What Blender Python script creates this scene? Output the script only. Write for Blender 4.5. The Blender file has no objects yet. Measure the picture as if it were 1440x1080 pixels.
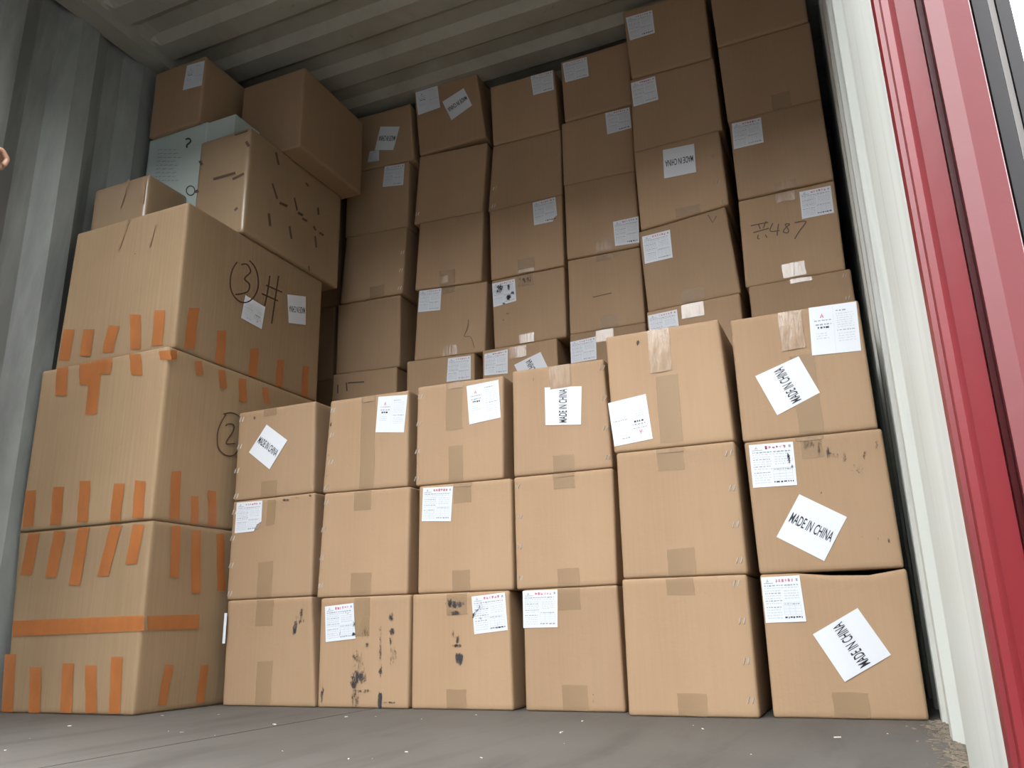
import bpy, bmesh, math, random
from mathutils import Vector, Matrix, noise
random.seed(7)
S = bpy.context.scene
COL = S.collection

# ---------------------------------------------------------------- camera
YAW, PITCH, ROLL, FPX, CAMH = 0.4058447, 0.2889208, -0.02443483, 1148.774, 0.2
def cam_axes():
    cy, sy = math.cos(YAW), math.sin(YAW)
    f = Vector((-sy*math.cos(PITCH), cy*math.cos(PITCH), math.sin(PITCH)))
    r = Vector((cy, sy, 0)); u = r.cross(f)
    r2 = math.cos(ROLL)*r + math.sin(ROLL)*u
    u2 = -math.sin(ROLL)*r + math.cos(ROLL)*u
    return r2, u2, f
AR, AU, AF = cam_axes()
cd = bpy.data.cameras.new('camera'); cam = bpy.data.objects.new('camera', cd); COL.objects.link(cam)
cd.sensor_width = 36; cd.lens = FPX/1440*36; cd.clip_start = 0.02
m = Matrix((( AR.x, AU.x, -AF.x, 0), (AR.y, AU.y, -AF.y, 0), (AR.z, AU.z, -AF.z, CAMH), (0, 0, 0, 1)))
cam.matrix_world = m
S.camera = cam
def ray(px, py):
    return AR*((px-720)/FPX) - AU*((py-540)/FPX) + AF
def on_y(px, py, Y):                     # photo pixel -> point on the plane y = Y
    d = ray(px, py); p = d*(Y/d.y); p.z += CAMH; return p
def on_x(px, py, X):
    d = ray(px, py); p = d*(X/d.x); p.z += CAMH; return p
def on_z(px, py, Z):
    d = ray(px, py); p = d*((Z-CAMH)/d.z); p.z = Z; return p

# ---------------------------------------------------------------- world and exposure
W = bpy.data.worlds.new('overcast'); S.world = W; W.use_nodes = True
bg = W.node_tree.nodes['Background']; bg.inputs[0].default_value = (0.98, 0.99, 1.0, 1); bg.inputs[1].default_value = 1.0
S.view_settings.view_transform = 'Standard'; S.view_settings.look = 'None'
S.view_settings.gamma = 1; S.view_settings.use_curve_mapping = False
S.view_settings.exposure = 3.45

# ---------------------------------------------------------------- materials
def new_mat(name):
    mt = bpy.data.materials.new(name); mt.use_nodes = True
    nt = mt.node_tree; b = nt.nodes['Principled BSDF']
    return mt, nt, b
def simple(name, col, rough=0.6, metal=0, spec=0.5, coat=0):
    mt, nt, b = new_mat(name)
    b.inputs['Base Color'].default_value = (*col, 1); b.inputs['Roughness'].default_value = rough
    b.inputs['Metallic'].default_value = metal; b.inputs['Specular IOR Level'].default_value = spec
    b.inputs['Coat Weight'].default_value = coat
    return mt
def N(nt, t, **kw):
    n = nt.nodes.new(t)
    for k, v in kw.items(): setattr(n, k, v)
    return n
def mix(nt, fac, a, b, mode='MIX'):
    n = N(nt, 'ShaderNodeMix', data_type='RGBA', blend_type=mode)
    for sock, v in ((n.inputs['Factor'], fac), (n.inputs['A'], a), (n.inputs['B'], b)):
        if hasattr(v, 'links'): nt.links.new(v, sock)
        elif isinstance(v, (int, float)): sock.default_value = v
        else: sock.default_value = (*v, 1)
    return n.outputs['Result']
def noise_tex(nt, scale, detail=4, rough=0.55, stretch=(1, 1, 1), coord='Object', dist=0):
    tc = N(nt, 'ShaderNodeTexCoord'); mp = N(nt, 'ShaderNodeMapping'); mp.inputs['Scale'].default_value = stretch
    n = N(nt, 'ShaderNodeTexNoise'); n.inputs['Scale'].default_value = scale; n.inputs['Detail'].default_value = detail
    n.inputs['Roughness'].default_value = rough; n.inputs['Distortion'].default_value = dist
    nt.links.new(tc.outputs[coord], mp.inputs[0]); nt.links.new(mp.outputs[0], n.inputs['Vector'])
    return n.outputs['Fac']
def ramp(nt, fac, p0, p1, c0=(0, 0, 0), c1=(1, 1, 1)):
    r = N(nt, 'ShaderNodeValToRGB'); nt.links.new(fac, r.inputs[0])
    r.color_ramp.elements[0].position = p0; r.color_ramp.elements[1].position = p1
    r.color_ramp.elements[0].color = (*c0, 1); r.color_ramp.elements[1].color = (*c1, 1)
    return r.outputs[0]
def bump(nt, b, h, strength=0.2, dist=0.002):
    n = N(nt, 'ShaderNodeBump'); n.inputs['Strength'].default_value = strength; n.inputs['Distance'].default_value = dist
    nt.links.new(h, n.inputs['Height']); nt.links.new(n.outputs[0], b.inputs['Normal'])
def cardboard(name, c1, c2, rough=0.68, coat=0, streak=0.08):
    mt, nt, b = new_mat(name)
    big = noise_tex(nt, 2.6, 3); fine = noise_tex(nt, 60, 5, 0.7)
    col = mix(nt, ramp(nt, big, .3, .7), c1, c2)
    st = noise_tex(nt, 9, 3, 0.6, (14, 14, 0.35))
    col = mix(nt, streak, col, ramp(nt, st, .3, .7, (.55, .5, .45), (1.25, 1.22, 1.18)), 'MULTIPLY')
    scuff = ramp(nt, noise_tex(nt, 6, 8, 0.72, (1, 1, 1), 'Object', 0.6), .60, .78)
    col = mix(nt, mix(nt, 0.25, (0, 0, 0), scuff), col, (c1[0]*.55, c1[1]*.52, c1[2]*.5))
    oi = N(nt, 'ShaderNodeObjectInfo')
    mr = N(nt, 'ShaderNodeMapRange'); mr.inputs['To Min'].default_value = .88; mr.inputs['To Max'].default_value = 1.1
    nt.links.new(oi.outputs['Random'], mr.inputs[0])
    cb = N(nt, 'ShaderNodeCombineColor')
    for i in range(3): nt.links.new(mr.outputs[0], cb.inputs[i])
    col = mix(nt, 1.0, col, cb.outputs[0], 'MULTIPLY')
    nt.links.new(col, b.inputs['Base Color'])
    b.inputs['Roughness'].default_value = rough; b.inputs['Coat Weight'].default_value = coat; b.inputs['Coat Roughness'].default_value = .2
    b.inputs['Specular IOR Level'].default_value = .25
    bump(nt, b, mix(nt, .5, big, fine), .25, .004)
    return mt
M = {}
M['kraft'] = cardboard('kraft', (.302, .198, .116), (.342, .231, .140))
M['kraft_grey'] = cardboard('kraft_grey', (.30, .205, .118), (.345, .24, .142), streak=.2)
M['kraft_wrapped'] = cardboard('kraft_wrapped', (.26, .18, .108), (.31, .218, .13), .4, .8)
M['mint'] = cardboard('mint', (.46, .54, .51), (.51, .59, .56), streak=.05)
def tape_mat(name, col, rough, scale=30, bs=.35, stretch=(1, 1, 1), alpha=1.0, coat=.6):
    mt, nt, b = new_mat(name)
    f = noise_tex(nt, scale, 5, .65, stretch)
    nt.links.new(mix(nt, ramp(nt, f, .35, .65), tuple(c*.86 for c in col), tuple(min(1, c*1.08) for c in col)), b.inputs['Base Color'])
    b.inputs['Roughness'].default_value = rough; b.inputs['Coat Weight'].default_value = coat; b.inputs['Coat Roughness'].default_value = .12
    bump(nt, b, f, bs, .004)
    b.inputs['Alpha'].default_value = alpha
    return mt
M['tape'] = tape_mat('tan_tape', (.345, .235, .13), .45, 14, .12, (1, 1, .5), .42, 0)
M['tape_clear'] = tape_mat('clear_tape', (.315, .212, .127), .14, 26, .55, (3, 1, .5))
M['orange'] = tape_mat('orange_tape', (.47, .148, .032), .42, 22, .3, (1, 1, .4), .68, .15)
M['paper'] = simple('label_paper', (.60, .635, .68), .5)
M['paper_pale'] = simple('label_paper_plain', (.60, .63, .67), .5)
M['ink'] = simple('black_ink', (.018, .02, .028), .5)
M['grey_ink'] = simple('grey_ink', (.25, .28, .32), .6)
M['pale_ink'] = simple('pale_ink', (.43, .47, .51), .6)
M['red_ink'] = simple('red_ink', (.50, .15, .20), .6)
M['marker'] = simple('marker_ink', (.085, .05, .03), .6)
M['stain'] = simple('black_grime', (.045, .045, .05), .8)
M['stain_soft'] = simple('brown_grime', (.17, .12, .075), .8)
M['steel'] = simple('staple_steel', (.52, .48, .43), .4, .4)

def painted(name, c1, c2, dirt, scale=3, stretch=(1, 1, .3), rough=.55, lo=.5, hi=.75, amt=.6, rust=None):
    mt, nt, b = new_mat(name)
    col = mix(nt, ramp(nt, noise_tex(nt, 1.7, 3), .3, .7), c1, c2)
    d = ramp(nt, noise_tex(nt, scale, 8, .65, stretch, 'Object', .4), lo, hi)
    col = mix(nt, mix(nt, amt, (0, 0, 0), d), col, dirt)
    if rust:
        r = ramp(nt, noise_tex(nt, 9, 10, .75, (1, 1, 1), 'Object', .2), .62, .70)
        col = mix(nt, mix(nt, .75, (0, 0, 0), r), col, rust)
    nt.links.new(col, b.inputs['Base Color']); b.inputs['Roughness'].default_value = rough
    bump(nt, b, noise_tex(nt, 40, 5), .15, .002)
    return mt
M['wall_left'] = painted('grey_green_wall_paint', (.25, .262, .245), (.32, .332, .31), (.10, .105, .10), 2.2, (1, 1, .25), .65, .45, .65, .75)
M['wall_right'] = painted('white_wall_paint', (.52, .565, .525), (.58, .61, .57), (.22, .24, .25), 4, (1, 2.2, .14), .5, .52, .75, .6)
M['ceiling'] = painted('roof_paint', (.29, .285, .24), (.36, .35, .295), (.15, .125, .09), 3, (1, 1, 1), .5, .45, .7, .5, (.20, .10, .05))
M['red'] = painted('red_container_paint', (.125, .004, .008), (.15, .007, .011), (.07, .006, .008), 5, (2, 2, .3), .38, .5, .75, .6)
M['red_faded'] = painted('faded_red_paint', (.115, .016, .020), (.135, .022, .026), (.18, .03, .022), 4, (2, 2, .2), .45, .5, .7, .5)
M['rubber'] = simple('black_rubber', (.018, .018, .02), .6)
M['grey_metal'] = simple('grey_door_edge', (.22, .21, .20), .5)
M['floor'] = painted('worn_plywood', (.072, .067, .059), (.105, .098, .087), (.032, .028, .023), 3, (3, .5, 1), .7, .48, .72, .6)
M['shade_wall'] = painted('dark_shade_wall', (.05, .055, .06), (.065, .07, .075), (.035, .035, .04), 1, (1, 1, 1), .7)  # dark finish of the two added light-blocking walls
M['ground'] = painted('yard_asphalt', (.055, .055, .052), (.07, .07, .067), (.04, .04, .039), 2, (1, 1, 1), .85)

# ---------------------------------------------------------------- mesh helpers
def obj(name, verts, faces, mat, parent=None, origin=None, smooth=False, mat_idx=None, mats=None):
    me = bpy.data.meshes.new(name)
    o0 = Vector(origin) if origin is not None else Vector((0, 0, 0))
    if parent is not None and origin is None: o0 = Vector(parent.get('_o', (0, 0, 0)))
    me.from_pydata([tuple(Vector(v)-o0) for v in verts], [], faces)
    for mm in (mats or [mat]): me.materials.append(mm)
    if mat_idx: me.polygons.foreach_set('material_index', mat_idx)
    if smooth: me.polygons.foreach_set('use_smooth', [True]*len(me.polygons))
    me.update()
    o = bpy.data.objects.new(name, me); COL.objects.link(o)
    if parent is not None: o.parent = parent
    else: o.location = o0
    o['_o'] = tuple(o0)
    return o
def tag(o, label, cat, group=None):
    o['label'] = label; o['category'] = cat
    if group: o['group'] = group
    return o
def struct(o, label=None):
    o['kind'] = 'structure'
    if label: o['label'] = label
    return o
def box_geo(x0, x1, y0, y1, z0, z1):
    v = [(x, y, z) for z in (z0, z1) for y in (y0, y1) for x in (x0, x1)]
    f = [(0, 2, 3, 1), (4, 5, 7, 6), (0, 1, 5, 4), (2, 6, 7, 3), (0, 4, 6, 2), (1, 3, 7, 5)]
    return v, f
def extrude_profile(pts, z0, z1, close=False):      # (x, y) profile -> vertical sheet
    n = len(pts); v = [(x, y, z0) for x, y in pts]+[(x, y, z1) for x, y in pts]
    f = [(i, (i+1) % n, n+(i+1) % n, n+i) for i in range(n if close else n-1)]
    if close: f += [tuple(range(n))[::-1], tuple(range(n, 2*n))]
    return v, f

# ---------------------------------------------------------------- the container
XL, XR, ZC, YD, YB = -2.395, 0.078, 2.43, 0.84, 6.7
def corr(y0, y1, xin, d, per=.278, ph=0):
    pts = []; y = y0
    while y < y1:
        for dy, off in ((0, 0), (.072, 0), (.14, d), (.21, d)):
            if y+dy < y1: pts.append((xin+off, y+dy))
        y += per
    pts.append((xin, y1)); return pts
# floor: worn plywood sheets with the joints the photo shows
fl = struct(obj('floor', *box_geo(XL-.04, XR+.04, YD-.06, YB, -.12, -.028), M['rubber']), 'dark steel floor frame under the plywood of the container')
xs = [XL-.04, on_z(62, 1079, 0).x, XR+.04]
ys = [YD-.06, 3.3, YB]
for i in range(2):
    for j in range(2):
        o = obj('plywood_sheet', *box_geo(xs[i]+.003, xs[i+1]-.003, ys[j]+.0015, ys[j+1]-.0015, -.028, 0), M['floor'], fl)
# left wall
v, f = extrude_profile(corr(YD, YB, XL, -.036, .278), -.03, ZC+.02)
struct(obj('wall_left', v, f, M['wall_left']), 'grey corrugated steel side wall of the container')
# right wall: flat strip by the door, then corrugation
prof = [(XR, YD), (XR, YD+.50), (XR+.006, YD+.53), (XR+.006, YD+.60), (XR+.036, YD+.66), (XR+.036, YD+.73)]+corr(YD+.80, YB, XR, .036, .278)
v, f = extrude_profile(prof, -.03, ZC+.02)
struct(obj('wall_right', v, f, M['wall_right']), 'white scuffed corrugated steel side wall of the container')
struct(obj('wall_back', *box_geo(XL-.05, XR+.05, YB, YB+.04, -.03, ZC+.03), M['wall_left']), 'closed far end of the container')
# roof sheet, ribs running across
ysr = []; y = YD
def roof_h(y):
    t = ((y-1.80) % .22)/.22
    if t < .16: return t/.16
    if t < .46: return 1
    if t < .62: return 1-(t-.46)/.16
    return 0
y = 1.80-.22*4
while y < YB:
    for k in (0, .16, .46, .62): ysr.append(y+.22*k)
    y += .22
ysr = [YD]+[a for a in ysr if YD < a < YB]+[YB]
xsr = [(XL-.04, 0), (-2.33, 0), (-2.315, .35), (-2.295, .8), (-2.27, 1), (-.05, 1), (0.0, 0), (XR+.05, 0)]
v = [(x, y, ZC-.012+.026*a*roof_h(y)) for y in ysr for x, a in xsr]
nx = len(xsr)
f = [(j*nx+i, j*nx+i+1, (j+1)*nx+i+1, (j+1)*nx+i) for j in range(len(ysr)-1) for i in range(nx-1)]
struct(obj('ceiling', v, f, M['ceiling'], smooth=False), 'ribbed steel roof of the container with rust specks')
# solid skin over the roof so that no light leaks
struct(obj('trim_1', *box_geo(XL-.06, XR+.12, YD-.04, YB+.04, ZC+.03, ZC+.06), M['red']), 'outer red steel skin over the container roof')
struct(obj('trim_2', *box_geo(XL-.01, -2.325, YD, YB, ZC-.055, ZC+.01), M['ceiling']), 'steel rail along the top of the left wall')
struct(obj('trim_3', *box_geo(XR-.045, XR+.03, YD, YB, ZC-.055, ZC+.01), M['wall_right']), 'steel rail along the top of the right wall')
struct(obj('trim_4', *box_geo(XL-.06, XR+.13, YD-.08, YD, 2.31, ZC+.06), M['red']), 'red steel header beam over the door opening')
struct(obj('trim_5', *box_geo(XL-.14, XL-.005, YD-.09, YD, -.25, ZC+.06), M['red']), 'red steel corner post at the left of the door opening')
struct(obj('trim_6', *box_geo(XL-.06, XR+.13, YD-.10, YD-.06, -.25, -.02), M['red']), 'red steel door sill')
# right corner post, seen close by: stepped red profile (top view)
def X(az, y): return az*y
prof = [(XR-.0005, YD), (XR+.001, YD-.016), (X(.1015, YD-.018), YD-.018), (X(.104, YD-.034), YD-.034), (X(.112, YD-.038), YD-.038),
        (X(.119, YD-.030), YD-.030), (X(.141, YD-.028), YD-.028), (X(.143, YD-.002), YD-.002), (X(.149, YD-.002), YD-.002)]
v, f = extrude_profile(prof+[(X(.149, YD+.08), YD+.08), (XR+.037, YD+.08), (XR+.037, YD+.01)], -.25, ZC+.06, True)
struct(obj('trim_7', v, f, M['red']), 'red steel corner post beside the white wall')
v, f = extrude_profile([(X(.149, YD-.004), YD-.004), (X(.152, YD-.034), YD-.034), (X(.172, YD-.04), YD-.04), (X(.199, YD-.034), YD-.034), (X(.2, YD+.06), YD+.06), (X(.149, YD+.06), YD+.06)], -.25, ZC+.06, True)
struct(obj('trim_8', v, f, M['red_faded']), 'faded red outer edge of the corner post with scratches')
# door leaf folded back along the outside of the wall
yd0 = YD+.075
dr = struct(obj('door_1', *box_geo(.2, .219, yd0+.022, yd0+1.16, -.05, 2.34), M['red']), 'red container door folded back against the outside wall')
obj('door_gasket', *box_geo(.184, .1985, yd0-.005, yd0+.05, -.06, 2.35), M['rubber'], dr)
obj('door_edge', *box_geo(.1995, .2055, yd0-.002, yd0+.0215, -.05, 2.34), M['grey_metal'], dr)
obj('door_gasket', *box_geo(.2065, .2195, yd0-.005, yd0+.0215, -.06, 2.35), M['rubber'], dr)
dl = struct(obj('door_2', *box_geo(XL-.075, XL-.035, YD-.10-1.16, YD-.10, -.05, 2.34), M['red']), 'unseen red container door standing open at the left of the opening')  # unseen left leaf, added standing open to cut light from the left
obj('door_gasket', *box_geo(XL-.034, XL-.020, YD-.10-1.17, YD-.10-1.12, -.06, 2.35), M['rubber'], dl)
struct(obj('ground', *box_geo(-30, 30, -30, 30, -1.5, -1.3), M['ground']), 'asphalt yard outside the container')

struct(obj('wall_shade_rear', *box_geo(-28, 28, -13.3, -13, -1.3, 6.5), M['shade_wall']), 'unseen dark wall added behind the camera to block low sky')  # added out of view, blocks low sky so the upper cartons darken
struct(obj('wall_shade_right', *box_geo(2.0, 2.3, -13, -.4, -1.3, 4.2), M['shade_wall']), 'unseen dark wall added at the right to block side light')  # added out of view, keeps light from the right off the left pile
# ---------------------------------------------------------------- cartons
BX = {}
def grid_box(c, mat, r=.006, bulge=.0012, sag=None):
    """c: 8 corners, front BL BR TR TL then back BL BR TR TL.  Rounded, slightly uneven carton."""
    c = [Vector(q) for q in c]
    dim = ((c[1]-c[0]).length, (c[4]-c[0]).length, (c[3]-c[0]).length)
    def axis(d):
        a = r/d; return [0, a, 2.4*a, .25, .5, .75, 1-2.4*a, 1-a, 1]
    A = [axis(d) for d in dim]; n = 9
    seed = Vector((c[0].x*7.3, c[0].z*5.1, c[0].y*3.7))
    idx = {}; verts = []; faces = []
    def vert(i, j, k):
        key = (i, j, k)
        if key in idx: return idx[key]
        u = [A[0][i], A[1][j], A[2][k]]
        q = [u[t]*dim[t] for t in range(3)]
        cl = [min(max(q[t], r), dim[t]-r) for t in range(3)]
        dv = Vector([q[t]-cl[t] for t in range(3)])
        if dv.length > 1e-9:
            dv = dv.normalized()*r; q = [cl[t]+dv[t] for t in range(3)]
        u = [q[t]/dim[t] for t in range(3)]
        def lerp(a, b, t): return a*(1-t)+b*t
        fb = lerp(lerp(c[0], c[1], u[0]), lerp(c[3], c[2], u[0]), u[2])
        bb = lerp(lerp(c[4], c[5], u[0]), lerp(c[7], c[6], u[0]), u[2])
        p = lerp(fb, bb, u[1])
        w = .5+.5*noise.noise(p*6+seed)
        if j == 0: p.y += bulge*w*min(1, 6*u[0]*(1-u[0]))
        if i == 8: p.x -= bulge*w
        if sag: p.z -= sag*math.exp(-((u[0]-.66)/.24)**2)*(1-u[1])**2*max(0, (u[2]-.8)/.2)
        verts.append(p); idx[key] = len(verts)-1; return idx[key]
    for a in range(n-1):
        for b in range(n-1):
            for s in (0, 8):
                q1 = [vert(a, s, b), vert(a+1, s, b), vert(a+1, s, b+1), vert(a, s, b+1)]
                q2 = [vert(s, a, b), vert(s, a, b+1), vert(s, a+1, b+1), vert(s, a+1, b)]
                q3 = [vert(a, b, s), vert(a, b+1, s), vert(a+1, b+1, s), vert(a+1, b, s)]
                for q in (q1, q2, q3): faces.append(tuple(q) if s == 0 else tuple(q[::-1]))
    return verts, faces
def carton(key, label, c, mat='kraft', group=None, r=.006, sag=None, bulge=.0012):
    cen = sum((Vector(q) for q in c), Vector())/8
    zb = min(c[0][2], c[1][2])
    v, f = grid_box(c, M[mat], r, bulge, sag)
    o = obj('carton', v, f, M[mat], origin=(cen.x, cen.y, zb), smooth=True)
    tag(o, label, 'carton', group)
    BX[key] = dict(o=o, c=[Vector(q) for q in c], Y=c[0][1], X=max(c[1][0], c[2][0]))
    return o
def front_corners(BL, BR, TR, TL, Y, depth, zb=None):
    fr = []
    if zb and len(zb) == 4:                      # rest on the top edge (x, z, x, z) of the carton below
        g = (zb[3]-zb[1])/(zb[2]-zb[0])
        zb = [zb[1]+g*(on_y(*q, Y).x-zb[0])+.0004 for q in (BL, BR)]
    for q, z in ((BL, zb and zb[0]), (BR, zb and zb[1]), (TR, None), (TL, None)):
        p = on_y(q[0], q[1], Y)
        if z is not None: p.z = z
        fr.append(p)
    return fr+[p+Vector((0, depth, 0)) for p in fr]
def level(c, k):                         # cartons stand nearly level: take out part of the slope of the top
    m_ = (c[2].z+c[3].z)/2
    for i in (2, 3, 6, 7): c[i].z = m_+(c[i].z-m_)*k
    return c
ORD = ['', 'first', 'second', 'third', 'fourth', 'fifth', 'sixth', 'seventh']

# front wall of cartons: per stack (counted from the white wall), bottom to top: BL BR TR TL
FRONT = {
 6: (1.985, [((312,996),(443,996),(438,838),(320,845)), ((318,845),(438,837),(443,692),(328,706)), ((329,705),(441,690),(444,563),(336,581))]),
 5: (1.985, [((446,995),(574,996),(577,836),(451,841)), ((445,838),(573,835),(577,685),(456,693)), ((453,692),(573,683),(575,549),(465,563))]),
 4: (1.99, [((578,997),(722,997),(716,830),(580,836)), ((587,832),(722,828),(719,673),(589,683)), ((584,680),(708,672),(708,529),(587,543))]),
 3: (1.99, [((739,999),(880,1000),(868,822),(735,830)), ((726,828),(868,820),(862,658),(722,671)), ((722,668),(862,657),(849,505),(720,521))]),
 2: (1.925, [((884,1007),(1069,1007),(1050,808),(874,814)), ((876,812),(1052,806),(1033,620),(866,637)), ((863,632),(1033,617),(1010,448),(851,474))]),
 1: (1.945, [((1088,1011),(1307,1012),(1275,798),(1068,808)), ((1068,808),(1272,797),(1240,602),(1046,622)), ((1044,618),(1235,600),(1207,421),(1026,450))]),
}
FEAT = {(6,0): 'carton with diagonal black smear', (6,1): 'carton with torn-corner label', (6,2): 'carton with diamond-turned MADE IN CHINA sticker',
 (5,0): 'carton streaked with black grime', (5,1): 'bare carton', (5,2): 'carton with full-height tape',
 (4,0): 'carton with black-smeared label', (4,1): 'carton with clean upright label', (4,2): 'carton with tilted address label',
 (3,0): 'carton with upright corner label', (3,1): 'creased unlabelled carton', (3,2): 'carton with sideways MADE IN CHINA sticker',
 (2,0): 'bare stapled carton', (2,1): 'bare stapled carton', (2,2): 'carton with upside-down address label',
 (1,0): 'sagging two-label carton', (1,1): 'black-specked two-label carton', (1,2): 'carton with address label and sticker'}
LEV = ['bottom', 'middle', 'top']
for n, (Y, rows) in FRONT.items():
    prev = (0, 0)
    for k, (BL, BR, TR, TL) in enumerate(rows):
        c = level(front_corners(BL, BR, TR, TL, Y, .54, prev), .5)
        prev = (c[3].x, c[3].z, c[2].x, c[2].z)
        where = f'{LEV[k]} of {ORD[n]} front stack from white wall'
        carton((n, k), f'{FEAT[(n,k)]}, {where}', c, 'kraft', 'front wall of cartons', sag=.014 if (n, k) == (1, 0) else None)

# back wall of cartons, stacks a..f from the left wall; rows listed bottom (sliver row) to top
BACK = {
 'A': (2.62, [((468,560),(558,552),(558,517),(468,525)), ((472,523),(562,517),(563,415),(475,428)), ((478,427),(566,412),(572,320),(487,332)), ((485,333),(573,320),(575,228),(488,243)), ((500,243),(582,227),(577,146),(497,167))]),
 'B': (2.62, [((570,545),(667,540),(667,497),(572,507)), ((582,505),(682,497),(685,397),(588,407)), ((583,408),(677,393),(680,298),(590,312)), ((582,308),(678,297),(685,202),(590,218)), None]),
 'C': (2.62, [((680,535),(785,530),(783,475),(678,493)), ((695,490),(797,477),(793,374),(691,395)), ((690,395),(793,373),(790,273),(688,297)), ((686,295),(790,272),(788,182),(693,205)), ((693,205),(786,181),(779,97),(689,122))]),
 'D': (2.62, [((802,512),(912,505),(908,453),(801,470)), ((801,468),(908,455),(900,347),(798,366)), ((797,364),(900,347),(893,240),(793,260)), ((792,258),(893,240),(888,147),(789,174)), ((794,174),(889,147),(884,57),(788,87))]),
 'E': (2.52, [((912,480),(1045,460),(1040,411),(909,439)), ((911,437),(1042,410),(1020,289),(898,327)), ((901,323),(1025,287),(1011,182),(891,214)), ((891,213),(1016,182),(1003,81),(886,112)), ((888,112),(1001,82),(990,-15),(875,8))]),
 'F': (2.52, [((1054,440),(1200,420),(1196,377),(1052,403)), ((1048,402),(1190,382),(1173,253),(1038,283)), ((1038,282),(1173,252),(1155,138),(1025,171)), ((1023,170),(1155,137),(1139,30),(1009,68)), ((1009,67),(1137,28),(1124,-60),(996,-22))]),
}
BFEAT = {'A': ['scrawled carton', 'bare carton', 'bare stapled carton', 'carton with small label', 'carton with upside-down sticker'],
 'B': ['carton with label', 'carton with scratched triangle', 'bare carton', 'bare carton', 'tilted two-label carton'],
 'C': ['carton with half-hidden sticker', 'carton with smudged label', 'carton with torn label', 'bare carton', 'carton with label'],
 'D': ['carton with label', 'carton with pencil dash', 'carton with low label', 'carton with high label', 'carton with label'],
 'E': ['carton with half-hidden label', 'crooked-topped carton with V mark', 'carton with upside-down sticker', 'carton with label', 'carton with label'],
 'F': ['bare stapled carton', 'carton with handwritten 487', 'carton with corner label', 'bare carton', 'bare carton']}
BL_ = ['lowest showing', 'second lowest', 'middle', 'second highest', 'topmost']
NB = {'F': 'back stack beside white wall', 'E': 'second back stack from white wall', 'D': 'third back stack from white wall', 'C': 'fourth back stack from white wall', 'B': 'fifth back stack from white wall', 'A': 'sixth back stack from white wall'}
def hidden_stack(x0, x1, Y, ztop, where, depth=.54, n=3):
    h = ztop/n
    for k in range(n):
        c = [Vector((x0, Y, k*h)), Vector((x1, Y, k*h)), Vector((x1, Y, (k+1)*h)), Vector((x0, Y, (k+1)*h))]
        c += [p+Vector((0, depth, 0)) for p in c]
        carton(('hid', where, k), f'hidden plain carton, {["bottom", "second up", "third up"][k]} of {where}', c, 'kraft', 'cartons hidden behind the front wall of cartons')
for s, (Y, rows) in BACK.items():
    top0 = [on_y(*rows[0][3], Y), on_y(*rows[0][2], Y)]
    hz = sum(p.z for p in top0)/2*.75
    hidden_stack(top0[0].x, top0[1].x, Y, hz, NB[s])
    prev = (hz, hz)
    for k, q in enumerate(rows):
        if q is None: continue
        c = level(front_corners(*q, Y+(.006 if k % 2 else 0), .54, prev), .85 if s in 'DE' else .6)
        if k == 0:
            c[0].x = c[3].x; c[1].x = c[2].x; c[4].x = c[7].x; c[5].x = c[6].x
        for i in (2, 3, 6, 7): c[i].z = min(c[i].z, ZC-.02)
        prev = (c[3].x, c[3].z, c[2].x, c[2].z)
        carton((s, k), f'{BFEAT[s][k]}, {BL_[k]} in {NB[s]}', c, 'kraft', 'back wall of cartons')
# the tilted carton on top of stack B
c = front_corners((590,217), (683,190), (670,99), (582,126), 2.62, .5)
b = BX[('B', 3)]['c']
dz = (b[3].z+(b[2].z-b[3].z)*.06)-c[0].z
for p in c: p.z += dz+.002
carton(('B', 4), f'{BFEAT["B"][4]}, topmost in {NB["B"]}', c, 'kraft', 'back wall of cartons')
# stack behind the tall left pile, only its right edges show
Yz = 2.70
xr = on_y(479, 330, Yz).x; zz = [on_y(470, 533, Yz).z, on_y(474, 430, Yz).z]
zz = [zz[0], zz[1], zz[1]+.31, zz[1]+.61]
hidden_stack(xr-.31, xr-.008, Yz, zz[0]*.75, 'back stack beside the left pile')
z0 = zz[0]*.75
for k, z1 in enumerate(zz):
    dx = (.0, -.012, .006, 0)[k]
    c = [Vector((xr-.31+dx, Yz, z0)), Vector((xr+dx, Yz, z0)), Vector((xr+dx, Yz, z1)), Vector((xr-.31+dx, Yz, z1))]
    c += [p+Vector((0, .5, 0)) for p in c]; z0 = z1
    carton(('Z', k), f'shadowed carton edge behind the tall left pile, {["lowest","second lowest","second highest","highest"][k]} showing', c, 'kraft', 'back wall of cartons')

# tall left pile
XP = -1.832
LP = {'L1': (1.70, ((5,1005),(195,1005),(213,733),(27,747)), .66), 'L2': (1.695, ((27,745),(215,730),(237,490),(60,518)), .70), 'L3': (1.715, ((78,512),(240,487),(270,285),(109,325)), .70)}
prev = (0, 0)
LL = {'L1': 'big carton with orange tape bands, bottom of the tall left pile', 'L2': 'big carton marked with circled 2, middle of the tall left pile', 'L3': 'big carton marked with circled 3 and hash, above the circled 2 carton'}
for k, (Y, q, dep) in LP.items():
    c = front_corners(*q, Y, dep, prev)
    zt = (c[2].z+c[3].z)/2
    for i in (2, 3, 6, 7): c[i].z = zt
    for i in (1, 2, 5, 6): c[i].x = XP
    for i in (0, 3, 4, 7): c[i].x = max(c[i].x, XL+.012)
    prev = (c[3].z, c[2].z)
    carton(k, LL[k], c, 'kraft_grey', 'big cartons of the left pile', r=.007, bulge=.002)
zt3 = max(prev)
def plain(key, label, x0, x1, Y, dep, z0, z1, mat, r=.006, group='cartons on top of the left pile', rot=0):
    c = [Vector((x0, Y, z0)), Vector((x1, Y, z0)), Vector((x1, Y, z1)), Vector((x0, Y, z1))]
    c += [p+Vector((0, dep, 0)) for p in c]
    return carton(key, label, c, mat, group, r=r)
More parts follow.
